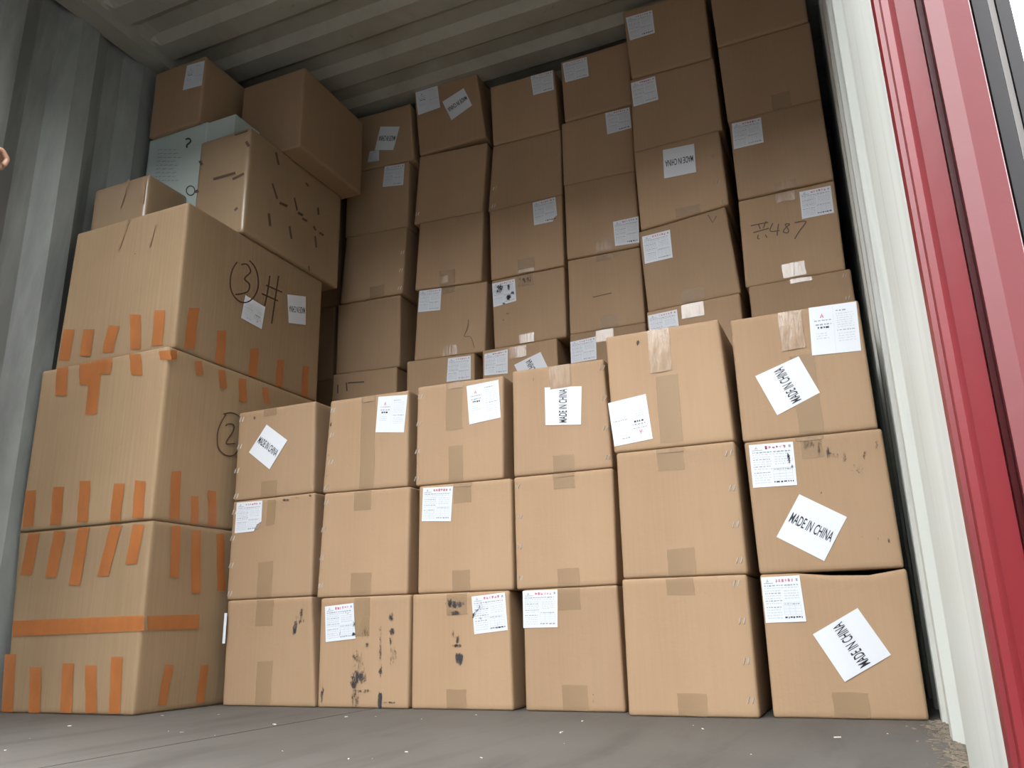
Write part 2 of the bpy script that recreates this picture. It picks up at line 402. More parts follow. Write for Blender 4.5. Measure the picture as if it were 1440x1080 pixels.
p = on_y(283, 195, 1.95); q = on_y(356, 183, 1.95)
z4 = (p.z+q.z)/2
plain('L4', 'carton bound in black-printed tape on the circled 3 carton', p.x, XP+.012, 1.95, .55, zt3, z4, 'kraft_wrapped', .008)
p = on_y(428, 100, 2.12); q = on_y(343, 118, 2.12)
plain('L8', 'bare carton standing on the carton with black-printed tape', q.x, p.x, 2.12, .40, z4, (p.z+q.z)/2, 'kraft')
z6 = on_y(213, 197, 1.985).z
plain('L6', 'pale mint carton with printed lines, between wall and taped carton', -2.355, -2.062, 1.985, .3, zt3, z6, 'mint', .005)
v, f = box_geo(-2.064, -1.935, 1.99, 2.12, z4+.001, z6-.004)
obj('lid_edge', v, f, M['mint'], BX['L6']['o'])
p = on_y(228, 97, 1.97); q = on_y(289, 82, 1.97)
plain('L7', 'dark carton with a label, on the pale mint carton', -2.345, q.x, 1.97, .28, z6, (p.z+q.z)/2, 'kraft')
p = on_y(210, 243, 1.79)
plain('L5', 'low carton wrapped in clear tape, front of the pale mint carton', -2.368, p.x, 1.79, .18, zt3, p.z, 'kraft_wrapped', .012)

# ---------------------------------------------------------------- things stuck to the cartons
def fp(key, face, px, py, eps):
    b = BX[key]
    return on_y(px, py, b['Y']-eps) if face == 'f' else on_x(px, py, b['X']+eps)
def bil(q, u, v):                        # q = TL TR BR BL, v downward
    return (q[0]*(1-u)+q[1]*u)*(1-v)+(q[3]*(1-u)+q[2]*u)*v
_txt = {}
def text_geo(s, bold=.0):
    if (s, bold) in _txt: return _txt[(s, bold)]
    cu = bpy.data.curves.new('t', 'FONT'); cu.body = s; cu.offset = bold; cu.resolution_u = 3
    o = bpy.data.objects.new('t', cu); COL.objects.link(o)
    dg = bpy.context.evaluated_depsgraph_get()
    me = o.evaluated_get(dg).to_mesh()
    vs = [v.co.copy() for v in me.vertices]; fs = [tuple(p.vertices) for p in me.polygons]
    o.evaluated_get(dg).to_mesh_clear()
    bpy.data.objects.remove(o); bpy.data.curves.remove(cu)
    x0, x1 = min(v.x for v in vs), max(v.x for v in vs); y0, y1 = min(v.y for v in vs), max(v.y for v in vs)
    vs = [((v.x-x0)/(x1-x0), 1-(v.y-y0)/(y1-y0)) for v in vs]
    _txt[(s, bold)] = (vs, fs); return vs, fs
class Flat:                              # flat print in the unit square of a label
    def __init__(s): s.v = []; s.f = []; s.m = []
    def rect(s, u0, v0, u1, v1, m=0):
        i = len(s.v); s.v += [(u0, v0), (u0, v1), (u1, v1), (u1, v0)]; s.f.append((i, i+1, i+2, i+3)); s.m.append(m)
    def poly(s, pts, m=0):
        i = len(s.v); s.v += pts; s.f.append(tuple(range(i, i+len(pts)))); s.m.append(m)
    def line(s, a, b, w, m=0):
        d = Vector((b[0]-a[0], b[1]-a[1])); 
        if d.length < 1e-6: return
        n = Vector((-d.y, d.x)).normalized()*w/2
        s.poly([(a[0]+n.x, a[1]+n.y), (b[0]+n.x, b[1]+n.y), (b[0]-n.x, b[1]-n.y), (a[0]-n.x, a[1]-n.y)], m)
    def text(s, t, u0, v0, u1, v1, m=0, bold=0):
        vs, fs = text_geo(t, bold); i = len(s.v)
        s.v += [(u0+(u1-u0)*a, v0+(v1-v0)*b) for a, b in vs]
        for f in fs: s.f.append(tuple(i+k for k in f)); s.m.append(m)
    def words(s, rnd, u0, u1, v, h, m=1):        # a line of print too small to read
        u = u0
        while u < u1-.015:
            w = min(rnd.uniform(.02, .075), u1-u); s.rect(u, v, u+w, v+h*rnd.uniform(.7, 1.1), m); u += w+rnd.uniform(.012, .03)
PM = [M['ink'], M['grey_ink'], M['pale_ink'], M['red_ink']]
def logo(F, u, v, s, m=3):
    F.poly([(u, v+s), (u+.55*s, v), (u+.75*s, v), (u+.3*s, v+s)], m)
    F.poly([(u+.55*s, v+.55*s), (u+.8*s, v+.3*s), (u+.95*s, v+s), (u+.7*s, v+s)], m)
def design(kind, seed):
    r = random.Random(seed); F = Flat()
    if kind == 'china': F.text('MADE IN CHINA', .06, .385, .94, .61, 0, .012)
    elif kind == 'info':
        logo(F, .12, .05, .07, 1); F.rect(.06, .135, .30, .15, 1)
        for k in range(6):                       # red heading, too blurred to read
            u = .36+k*.082
            for _ in range(4):
                a = (u+r.uniform(0, .05), .055+r.uniform(0, .075)); b = (u+r.uniform(0, .055), .055+r.uniform(0, .075)); F.line(a, b, .013, 3)
            F.rect(u, .05+r.uniform(0, .06), u+.055, .066+r.uniform(.0, .06)+.005, 3)
        F.rect(.89, .06, .94, .12, 1)
        F.words(r, .06, .93, .185, .028, 1); F.words(r, .06, .90, .24, .024, 2)
        for k in range(6): F.words(r, .06, .48, .30+k*.055, .024, 1 if k in (1, 4) else 2)
        for k in range(4): F.words(r, .55, .92, .31+k*.055, .024, 2)
        for k in range(5): F.words(r, .06, .44, .66+k*.058, .024, 1 if k in (0,) else 2)
        for k in range(5): F.line((.5, .58+k*.065), (.93, .58+k*.065), .008, 2)
        for u in (.5, .64, .78, .93): F.line((u, .58), (u, .84), .008, 2)
        F.words(r, .52, .9, .60, .022, 1); F.words(r, .50, .94, .88, .04, 0 if r.random() < .3 else 1)
    elif kind == 'addr':
        logo(F, .22, .16, .085, 3); F.words(r, .1, .45, .29, .022, 1)
        F.words(r, .12, .45, .37, .03, 1); F.words(r, .16, .40, .43, .042, 0); F.words(r, .12, .34, .56, .02, 2); F.words(r, .12, .36, .61, .02, 2); F.words(r, .12, .38, .66, .02, 2)
        F.words(r, .56, .80, .12, .025, 1); F.words(r, .56, .92, .19, .016, 2)
        for k in range(6): F.words(r, .57, .92, .24+k*.045, .012, 2)
        F.words(r, .56, .95, .53, .02, 1)
        for k in range(4): F.words(r, .58, .92, .60+k*.05, .014, 2)
        F.line((.5, .02), (.5, .98), .004, 2)
    elif kind == 'smear':
        F = design('info', seed)
    return F
def build_flat(name, F, q, parent, off, mats):
    v = [bil(q, a, b)+off for a, b in F.v]
    return obj(name, v, F.f, None, parent, mat_idx=F.m, mats=mats)
def label(key, kind, quad, turn=0, face='f', cut=None, lab=None):
    """quad: visual TL TR BR BL pixels; turn: which visual corner carries the text's top left"""
    box = BX[key]; q = [fp(key, face, x, y, .0009) for x, y in quad]
    q = q[turn:]+q[:turn]
    out = Vector((0, -.0004, 0)) if face == 'f' else Vector((.0004, 0, 0))
    nx = 4; us = [i/nx for i in range(nx+1)]
    if cut:                                       # one torn corner
        order = [(0, 0), (1, 0), (1, 1-cut), (1-cut*.55, 1-cut*.75), (1-cut*.9, 1), (0, 1)]
        vv = [bil(q, a, b) for a, b in order]; ff = [tuple(range(len(order)))[::-1]]
    else:
        vv = [bil(q, a, b) for a, b in ((0, 0), (0, 1), (1, 1), (1, 0))]; ff = [(0, 1, 2, 3)]
    s = obj('sticker' if kind == 'china' else 'paper_label', vv, ff, M['paper'] if kind != 'china' else M['paper_pale'], box['o'])
    s['_o'] = box['o']['_o']
    s['label'] = lab or {'china': 'white MADE IN CHINA sticker', 'info': 'white product label with red heading', 'addr': 'white address label with red logo'}[kind]
    build_flat('print', design(kind, hash(quad[0]) % 9973), q, s, out, PM)
    return s
def ribbon(key, face, pts, w, name='marker_stroke', mat='marker', eps=.0011):
    box = BX[key]; P = [Vector(p) for p in pts]
    v = []; f = []
    for i, p in enumerate(P):
        a = P[max(i-1, 0)]; b = P[min(i+1, len(P)-1)]
        d = (b-a); d = d.normalized() if d.length else Vector((1, 0)); n = Vector((-d.y, d.x))*w/2
        cc = box['c']
        for sg in (1, -1):
            pt = fp(key, face, p.x+sg*n.x, p.y+sg*n.y, eps); pt.z = min(max(pt.z, cc[0].z+.003), max(cc[2].z, cc[3].z)-.003); v.append(pt)
    for i in range(len(P)-1): f.append((2*i, 2*i+1, 2*i+3, 2*i+2))
    return obj(name, v, f, M[mat], box['o'])
def smooth_pts(pts, n=5):
    P = [Vector(p) for p in pts]; out = []
    for i in range(len(P)-1):
        p0, p1, p2, p3 = P[max(i-1, 0)], P[i], P[i+1], P[min(i+2, len(P)-1)]
        for k in range(n):
            t = k/n; out.append(.5*((2*p1)+(p2-p0)*t+(2*p0-5*p1+4*p2-p3)*t*t+(3*p1-p0-3*p2+p3)*t**3))
    out.append(P[-1]); return out
def tape(key, x0, y0, x1, y1, mat='tape', slant=0, face='f', skew=None):
    """patch of tape by its pixel rectangle; follows the carton's own edges"""
    b = BX[key]; eps = .0006 if mat == 'tape' else .0008
    A = fp(key, face, x0, y0, eps); B = fp(key, face, x1, y0, eps); C = fp(key, face, x1, y1, eps); D = fp(key, face, x0, y1, eps)
    zt = (A.z+B.z)/2; zb = (C.z+D.z)/2; xl = (A.x+D.x)/2; xr_ = (B.x+C.x)/2; yy = A.y
    c = b['c']; zt = min(zt, (c[2].z+c[3].z)/2-.003); zb = max(zb, (c[0].z+c[1].z)/2+.003)
    ny = 6; v = []; f = []
    for j in range(ny+1):
        t = j/ny; z = zt+(zb-zt)*t
        jx = random.uniform(-.001, .001)
        for u in (0, .5, 1): v.append((xl+(xr_-xl)*u+jx, yy-(.0012*math.sin(math.pi*u) if mat != 'tape' else 0), z+random.uniform(-.0012, .0012)*(j in (0, ny))))
    for j in range(ny):
        for u in range(2): f.append((3*j+u, 3*j+u+3, 3*j+u+4, 3*j+u+1))
    return obj('packing_tape', v, f, M[mat], b['o'], smooth=True)
_stap = {}
def staple(key, px, py, size=5.5, flip=False):
    b = BX[key]; p = fp(key, 'f', px, py, 0); mpx = (p.length)/FPX
    s = size*mpx; v = []; f = []
    for k in (-1, 1):
        i = len(v); cx = k*s*.42; sl = -s*.35 if not flip else s*.35
        ring = []
        for (du, dv, dy) in ((-.16, 0, .0002), (.0, 0, .0018), (.16, 0, .0002)):
            for e in (-1, 1): ring.append((p.x+cx+du*s-sl*e*.55, p.y-dy, p.z+e*s*.55))
        v += ring; f += [(i, i+1, i+3, i+2), (i+2, i+3, i+5, i+4)]
    return obj('staple', v, f, M['steel'], b['o'])
_gm = {}
def grime_mat(name, col, scale, amt):
    if name in _gm: return _gm[name]
    mt, nt, b = new_mat(name); b.inputs['Base Color'].default_value = (*col, 1); b.inputs['Roughness'].default_value = .85
    at = N(nt, 'ShaderNodeAttribute', attribute_name='w')
    n1 = noise_tex(nt, scale, 8, .8, (1, 1, .4))
    a = N(nt, 'ShaderNodeMath', operation='ADD'); nt.links.new(n1, a.inputs[0]); nt.links.new(at.outputs['Fac'], a.inputs[1])
    mr = N(nt, 'ShaderNodeMapRange'); mr.inputs['From Min'].default_value = .93; mr.inputs['From Max'].default_value = 1.05; mr.inputs['To Max'].default_value = amt
    nt.links.new(a.outputs[0], mr.inputs[0]); nt.links.new(mr.outputs[0], b.inputs['Alpha'])
    _gm[name] = mt; return mt
GM = {'stain': ('black_grime', (.028, .030, .036), 130, .88), 'ink': ('smeared_ink', (.02, .022, .028), 170, .95), 'stain_soft': ('brown_grime', (.075, .058, .042), 110, .55)}
def grime(key, blobs, mat='stain', face='f', name='grime_mark', eps=.0013):
    """blobs: (px, py, rx, ry, density, -, angle): worn-off dirt, broken up by the material's grain"""
    b = BX[key]
    for bi, (cx, cy, rx, ry, n, fs, ang) in enumerate(blobs):
        ca, sa = math.cos(ang), math.sin(ang); v = []; f = []; w = []
        K = 14; R = 4; pk = min(.62, .44+.8*n*fs*fs/(rx*ry*14+60))
        v.append(fp(key, face, cx, cy, eps+bi*.00003)); w.append(pk)
        for r_ in range(1, R+1):
            for t in range(K):
                th = 2*math.pi*t/K; q = r_/R*1.55
                a, bb = rx*q*math.cos(th), ry*q*math.sin(th)
                v.append(fp(key, face, cx+a*ca-bb*sa, cy+a*sa+bb*ca, eps+bi*.00003)); w.append(pk*(1-(r_/R)**2.6))
        f += [(0, 1+(t+1) % K, 1+t) for t in range(K)]
        for r_ in range(R-1):
            o0 = 1+r_*K
            f += [(o0+t, o0+(t+1) % K, o0+K+(t+1) % K, o0+K+t) for t in range(K)]
        o = obj(name, v, f, grime_mat(*GM[mat]), b['o'])
        at = o.data.attributes.new('w', 'FLOAT', 'POINT'); at.data.foreach_set('value', w)

# --- printed product labels, address labels, MADE IN CHINA stickers (visual TL TR BR BL)
label((6,1), 'info', [(333,707),(369,704),(367,746),(330,750)], cut=.3)
label((5,0), 'info', [(457,853),(497,848),(500,898),(458,903)])
label((4,1), 'info', [(595,686),(637,684),(634,733),(593,733)])
label((4,0), 'info', [(663,839),(710,833),(714,886),(667,892)])
label((3,0), 'info', [(735,831),(784,829),(784,882),(736,883)])
label((1,1), 'info', [(1053,626),(1115,621),(1121,682),(1059,686)])
label((1,0), 'info', [(1070,812),(1124,809),(1134,874),(1077,876)])
label(('A',3), 'info', [(541,234),(569,230),(567,260),(538,263)])
label(('A',4), 'info', [(520,213),(533,211),(533,226),(517,228)])
label(('B',4), 'addr', [(584,129),(615,119),(619,151),(588,162)])
label(('B',1), 'info', [(590,409),(621,405),(619,436),(588,439)])
label(('B',0), 'info', [(630,504),(662,500),(662,533),(628,537)])
label(('C',4), 'info', [(746,107),(777,99),(779,126),(750,134)])
label(('C',2), 'info', [(749,285),(781,277),(784,310),(751,317)], cut=.22)
label(('C',1), 'info', [(692,399),(724,392),(726,423),(694,432)])
label(('C',0), 'info', [(681,498),(714,491),(714,525),(681,528)])
label(('D',4), 'info', [(791,89),(825,80),(828,107),(795,116)])
label(('D',3), 'info', [(851,159),(885,151),(888,180),(854,189)])
label(('D',2), 'info', [(862,312),(898,304),(899,341),(865,346)])
label(('D',0), 'info', [(802,481),(838,473),(839,505),(803,511)])
label(('E',4), 'info', [(880,25),(917,14),(921,46),(886,57)])
label(('E',3), 'info', [(887,117),(921,107),(926,140),(891,150)])
label(('E',1), 'info', [(903,333),(942,323),(946,362),(907,371)])
label(('E',0), 'info', [(911,444),(952,435),(956,472),(915,480)])
label(('F',2), 'info', [(1029,174),(1070,165),(1074,200),(1032,210)])
label(('F',1), 'info', [(1124,270),(1168,261),(1173,299),(1128,308)])
label((5,2), 'addr', [(532,558),(573,555),(568,608),(528,608)])
label((4,2), 'addr', [(656,543),(701,534),(704,587),(660,597)])
label((2,2), 'addr', [(855,567),(908,554),(918,617),(864,628)], 2)
label((1,2), 'addr', [(1137,433),(1204,424),(1211,493),(1142,500)])
label('L7', 'addr', [(263,92),(288,85),(284,120),(257,127)])
label((6,2), 'china', [(375,597),(404,619),(379,660),(350,636)])
label((3,2), 'china', [(766,545),(818,543),(817,597),(767,598)], 3)
label((1,2), 'china', [(1062,529),(1123,501),(1153,552),(1093,584)], 3)
label((1,1), 'china', [(1124,695),(1191,727),(1159,789),(1092,755)])
label((1,0), 'china', [(1143,892),(1206,855),(1253,921),(1188,959)], 3)
label(('C',0), 'china', [(723,513),(760,495),(779,534),(742,552)], 3)
label(('B',4), 'china', [(622,143),(652,124),(664,148),(635,169)], 2)
label(('A',4), 'china', [(535,178),(562,178),(553,211),(527,211)], 2)
label(('E',2), 'china', [(932,211),(976,202),(979,242),(934,251)], 2)
label('L3', 'china', [(404,414),(430,417),(430,457),(406,454)], 2, 's')
label('L3', 'addr', [(345,415),(373,432),(368,463),(339,447)], 2, 's', lab='white folded address label')
# loose label edge sticking out beside the bottom carton next to the left pile
b = BX[(6,0)]; p0 = on_y(313, 905, 1.975); p1 = on_y(321, 862, 1.975)
o = obj('loose_label', *box_geo(p0.x, b['c'][3].x+.012, 1.9735, 1.9745, p0.z, p1.z), M['paper'], b['o'])

# --- packing tape
TAN = {(6,2): [(371,570,389,585),(367,676,389,699)], (6,1): [(375,703,387,738),(362,790,383,840)], (6,0): [(360,844,384,880),(360,930,382,994)],
 (5,2): [(507,556,527,690)], (5,1): [(498,687,522,718),(493,805,522,838)], (5,0): [(498,840,520,895)],
 (4,2): [(627,538,650,605),(631,627,651,676)], (4,1): [(638,677,663,707),(636,801,661,832)], (4,0): [(628,834,657,865),(628,969,656,996)],
 (3,2): [(778,640,808,664)], (3,1): [(778,664,808,687),(784,799,815,826)], (3,0): [(784,826,816,858),(791,963,827,999)],
 (2,2): [(925,527,957,622)], (2,1): [(924,629,962,662),(939,771,978,812)], (2,0): [(937,812,976,837),(953,975,995,1007)],
 (1,2): [(1117,498,1152,610)], (1,1): [(1126,611,1157,644)], (1,0): [(1172,974,1223,1012)],
 ('A',2): [(520,402,540,422)], ('B',2): [(618,380,640,402)], ('B',1): [(622,403,640,412)], ('C',2): [(728,363,752,386)], ('C',1): [(728,386,750,402)],
 ('D',1): [(838,356,862,366),(845,443,870,462)], ('E',1): [(958,406,990,424)], ('E',2): [(950,290,985,306)], ('F',3): [(1085,130,1112,152)], ('A',4): []}
for k, rs in TAN.items():
    for rct in rs: tape(k, *rct)
CLEAR = {(6,2): [(378,569,386,574)], (5,2): [(511,556,527,565)], (4,2): [(629,538,652,546)], (4,1): [(638,678,664,684)], (3,2): [(772,512,802,546)], (3,1): [(777,665,808,670)],
 (2,2): [(912,462,943,523)], (2,1): [(924,630,962,636)], (1,2): [(1096,436,1130,492)], (1,1): [(1118,611,1158,619)], ('B',1): [(622,486,643,500)], ('C',1): [(730,469,751,485)], ('C',0): [(716,487,740,503)],
 ('D',2): [(838,337,862,352)], ('D',0): [(838,463,863,480)], ('E',0): [(958,424,990,446)], ('F',2): [(1088,254,1120,268)], ('F',1): [(1089,270,1119,284),(1100,369,1133,389)], ('F',0): [(1111,389,1142,397)], ('B',2): [(618,388,630,398)], ('C',2): [(729,378,751,385)]}
for k, rs in CLEAR.items():
    for rct in rs: tape(k, *rct, 'tape_clear')
# --- staples
ST = {(5,2): [(468,577),(467,612),(465,650),(459,686)], (5,1): [(459,706),(455,745),(453,784),(451,824)], (4,2): [(591,558),(589,596),(587,635),(586,673)],
 (6,2): [(340,590),(337,628),(333,662),(332,698)], (6,1): [(330,720),(327,757),(325,795),(323,835)], (3,2): [(847,517),(850,560),(852,602),(855,643)], (3,1): [(728,684),(731,727),(731,769),(732,813)],
 (2,1): [(1025,637),(1030,686),(1035,737),(1040,788)], (2,0): [(1036,820),(1044,873),(1050,930),(1056,985)], ('E',2): [(1000,220),(1010,256),(1017,284)], ('F',0): [(1188,387),(1192,419)],
 ('A',2): [(566,355),(564,380),(562,405)], ('B',3): [(587,301)], ('C',3): [(696,265),(694,290)]}
for k, ps in ST.items():
    for x, y in ps: staple(k, x, y, 4.2 if k[0] in 'ABCDEF' else 5.6) if isinstance(k[0], str) else staple(k, x, y, 5.6 if k[0] > 2 else 7)
# --- grime
grime((6,0), [(415,882,4,14,40,1.6,.25),(424,862,3,14,30,1.2,.3),(420,872,10,8,12,1.0,0)])
grime((5,0), [(505,952,13,11,70,2.0,0),(497,960,6,10,40,1.7,0),(499,982,7,16,50,1.6,0),(512,972,14,4,20,1.5,0),(534,985,4,14,80,1.6,0),(535,920,3,50,60,1.1,0),(535,944,3,6,16,1.6,0),(550,868,4,8,26,1.5,0),(551,888,5,6,24,1.5,0),(549,903,3,8,14,1.2,0),(516,907,3,4,8,1.5,0),(498,923,6,5,16,1.1,0),(453,975,3,16,36,1.3,.1),(546,988,14,2,20,1.1,0)])
grime((5,0), [(552,925,8,22,30,1.6,0),(505,930,14,26,30,1.4,0),(514,890,6,16,16,1.6,0)], 'stain_soft', eps=.0010)
grime((5,0), [(497,876,3,9,18,1.1,-.3),(497,892,3,3,16,1.5,0),(488,862,7,2,10,.8,.4),(478,890,1.5,8,10,.8,.1),(468,892,1,5,6,.7,.1)], 'ink', eps=.0018, name='label_smear')
grime((4,0), [(640,850,14,6,46,2.0,0),(632,846,5,6,16,1.6,0),(641,862,12,4,14,1.8,0),(637,890,3,8,16,1.4,0),(643,898,4,8,22,1.5,0),(643,908,8,3,18,1.4,0),(646,926,6,9,80,1.8,0)])
grime((4,0), [(668,862,3,12,26,1.2,.5),(673,855,6,9,18,1.0,.6),(676,870,5,3,14,.9,0),(700,876,1.2,5,5,.9,.1)], 'ink', eps=.0018, name='label_smear')
grime((1,1), [(1164,636,3,10,20,1.1,0),(1187,643,4,9,20,1.2,0),(1216,642,4,10,20,1.2,.2),(1233,625,3,11,18,1.2,0),(1172,640,10,8,8,.9,0),(1212,755,2,4,6,1.0,0),(1235,756,1.5,6,6,.9,0),(1250,760,2,6,8,.9,0),(1155,693,1.5,2,4,1.4,0),(1205,660,14,10,8,.7,0)])
grime((1,1), [(1137,625,10,10,22,2.2,0),(1152,630,3,14,16,1.6,0)], 'stain_soft', eps=.0010)
grime((1,1), [(1109,645,2.2,10,40,1.3,-.1),(1114,652,2,12,20,1.0,0)], 'ink', eps=.0018, name='label_smear')
grime(('C',1), [(703,404,5,5,26,1.5,0),(700,410,7,6,16,1.2,0),(715,404,2.5,5,18,1.4,0),(715,418,3.5,5,30,1.5,.3),(721,412,3,3,14,1.3,0),(709,427,4,2,12,1.2,0)], 'ink', eps=.0018, name='label_smear')
grime(('C',1), [(714,441,3,2,6,1.2,0),(708,450,2,3,8,1.2,0),(740,393,12,5,12,1.8,0)], 'stain', eps=.0010)
grime((2,2), [(897,482,3,4,12,1.6,.4)]); grime((3,2), [(750,533,1.2,5,10,1.2,0)]); grime((6,2), [(357,588,2.5,3,10,1.1,.4)])
grime((6,1), [(402,703,5,2,14,1.4,0),(418,700,3,1.5,8,1.2,0),(436,697,3,2,8,1.2,0)]); grime((5,2), [(465,596,2,5,14,1.2,0),(462,640,1.5,3,6,1.0,0),(460,670,1.5,6,10,1.0,0)])
grime((1,2), [(1100,445,6,1.5,4,1,0)], 'stain_soft'); grime((3,0), [(834,985,1,8,10,1.0,0),(834,977,3,1,8,1.0,0)], 'stain_soft')
grime('L3', [(190,357,1.6,1.2,6,1.2,0),(124,455,1,1.5,4,1.0,0)])
# --- handwriting
def hand(key, face, origin, sc, strokes, w, name='marker_stroke'):
    for s in strokes:
        ribbon(key, face, smooth_pts([(origin[0]+x/sc, origin[1]+y/sc) for x, y in s]), w, name)
circ = [(195+165*math.cos(t)*(1+.03*math.sin(3*t)), 290+255*math.sin(t)) for t in [(-1.2+i*.49) for i in range(12)]]
hand('L3', 's', (320, 360), 8.31, [circ+[(170, 548)][:0], [(160,100),(230,100),(268,185),(200,265),(255,330),(240,410),(170,440),(90,450)], [(495,230),(470,400),(435,580)], [(597,230),(560,480),(515,790)], [(450,340),(640,425)], [(400,440),(590,525)]], 2.0)
hand('L2', 's', (300, 560), 10.8, [[(150,240),(270,220),(370,260),(420,330),(440,480)], [(190,245),(120,370),(75,480),(60,620),(80,760),(180,860),(300,868),(400,760)], [(185,420),(230,390),(310,405),(300,500),(210,640),(205,695),(330,685)]], 1.6)
hand(('F',1), 'f', (1040, 240), 5.68, [[(90,440),(230,412)], [(150,425),(165,465)], [(210,405),(190,460)], [(110,495),(235,460)], [(150,512),(145,540),(160,545)], [(205,512),(220,535)], [(265,420),(245,482),(320,478)], [(312,425),(305,470),(300,520)], [(400,425),(365,430),(390,470),(385,495),(350,490),(365,460),(402,428)], [(440,415),(530,405),(480,480),(440,545)]], 1.5)
ribbon(('E',1), 'f', [(995.5,302),(1002,313),(1007.5,304)], 1.3)
for s in ([(475,541),(475,553)], [(487,538),(488,550)], [(489,538.5),(512,537)]): ribbon(('A',0), 'f', s, 1.8, 'ink_stroke', 'stain')
ribbon(('B',1), 'f', smooth_pts([(659,449),(657,462),(653,473),(662,474),(667,489)]), 1.1, 'scratch', 'stain_soft')
ribbon(('D',1), 'f', [(834,418),(846,415),(860,412)], 1.2, 'pencil_dash')
# --- orange tape on the left pile
def otape(key, face, a, b, w):
    a, b = Vector(a), Vector(b); n = 5; v = []; f = []
    d = (b-a).normalized(); nn = Vector((-d.y, d.x)) if abs(d.y) > abs(d.x) else Vector((-d.y, d.x))
    hz = Vector((1, 0)) if abs(d.y) > abs(d.x) else Vector((0, 1))
    for i in range(n+1):
        t = i/n; p = a.lerp(b, t); j = random.uniform(-.6, .6)
        for s in (-.5, .5):
            e = random.uniform(-1, 1) if i in (0, n) else 0
            pt = fp(key, face, p.x+hz.x*w*s+j*hz.x+d.x*e, p.y+hz.y*w*s+d.y*e, .0026); cc = BX[key]['c']
            pt.z = min(max(pt.z, min(cc[0].z, cc[1].z)+.002), max(cc[2].z, cc[3].z)-.002); v.append(pt)
    for i in range(n): f.append((2*i, 2*i+1, 2*i+3, 2*i+2))
    return obj('orange_tape', v, f, M['orange'], BX[key]['o'])
for a, b_ in [((97,462),(90,507)),((125,463),(119,501)),((160,458),(151,495)),((190,442),(190,492)),((225,437),(220,486))]: otape('L3', 'f', a, b_, 15)
for a, b_ in [((88,513),(85,556)),((119,508),(120,540)),((150,503),(147,525)),((136,505),(128,583)),((190,497),(192,527)),((231,493),(233,506))]: otape('L2', 'f', a, b_, 16)
for a, b_, w in [((273,433),(266,490),15),((312,465),(309,514),13),((358,490),(355,531),12),((395,505),(392,545),10),((430,515),(428,558),9)]: otape('L3', 's', a, b_, w)
for a, b_, w in [((245,492),(244,506),9),((279,508),(281,528),10),((312,520),(314,546),10),((341,532),(342,565),11),((373,545),(375,567),9)]: otape('L2', 's', a, b_, w)
for a, b_ in [((43,690),(39,741)),((82,685),(78,738)),((120,676),(115,735)),((168,680),(161,733)),((197,676),(193,728))]: otape('L2', 'f', a, b_, 15)
for a, b_ in [((48,750),(36,808)),((84,746),(71,812)),((118,742),(104,822)),((163,739),(144,810)),((195,737),(184,793))]: otape('L1', 'f', a, b_, 16)
for a, b_ in [((15,920),(10,1002)),((50,938),(48,1003)),((96,933),(92,1003)),((127,936),(128,1003)),((164,924),(161,1003))]: otape('L1', 'f', a, b_, 16)
otape('L1', 'f', (18, 884), (202, 876), 22); otape('L1', 's', (207, 876), (280, 874), 20)
for a, b_, w in [((248,739),(245,812),13),((276,746),(275,834),13),((310,751),(311,830),11),((238,935),(228,991),12),((288,935),(281,988),11)]: otape('L1', 's', a, b_, w)
for a, b_, w in [((248,663),(245,729),14),((274,697),(274,736),11),((298,690),(298,741),12)]: otape('L2', 's', a, b_, w)
# printed black tape marks on the wrapped carton, clear tape on the others
for s, w in (([(300,252),(331,243)],4.5), ([(327,252),(343,244)],4), ([(283,194),(297,192)],3), ([(330,190),(348,184)],2.5), ([(346,199),(350,206)],5), ([(281,226),(284,232)],5), ([(274,270),(279,268)],5), ([(330,296),(334,292)],4)):
    ribbon('L4', 'f', s, w*.8, 'tape_print', 'marker')
for s, w in (([(388,214),(392,232)],4), ([(383,258),(390,280)],3.5), ([(393,285),(404,290)],5), ([(414,278),(418,296)],3), ([(419,299),(426,303)],5), ([(378,300),(380,318)],5), ([(407,318),(410,336)],4), ([(425,307),(432,311)],4), ([(447,292),(448,302)],4), ([(441,318),(444,324)],4), ([(449,327),(455,331)],4), ([(443,332),(445,348)],3.5), ([(434,374),(435,384)],3), ([(430,257),(434,262)],3)):
    ribbon('L4', 's', s, w*.7, 'tape_print', 'marker')
for k, f_, a, b_, w in (('L3','f',(181,308),(166,352),2.5), ('L3','f',(218,316),(210,346),2.2), ('L5','f',(182,246),(168,292),3.5), ('L5','f',(203,250),(199,286),6)):
    ribbon(k, f_, [a, b_], w, 'tape_wrinkle', 'tape_clear', .002)
# printing on the mint carton
Y6 = BX['L6']
for i in range(9):
    y = 211+i*5.4; r_ = random.Random(i); x = 222-i*.6
    while x < 246+r_.uniform(-4, 10):
        w = r_.uniform(3, 8); ribbon('L6', 'f', [(x, y), (x+w, y-w*.14)], .9, 'printed_line', 'grey_ink'); x += w+1.6
ribbon('L6', 'f', smooth_pts([(261,196),(266,195),(268,199),(263,204),(263,208)]), 2.2, 'printed_emblem', 'ink')
ribbon('L6', 'f', smooth_pts([(268+6*math.cos(t*.7), 268+6.5*math.sin(t*.7)) for t in range(10)]), 1.4, 'printed_emblem', 'ink')

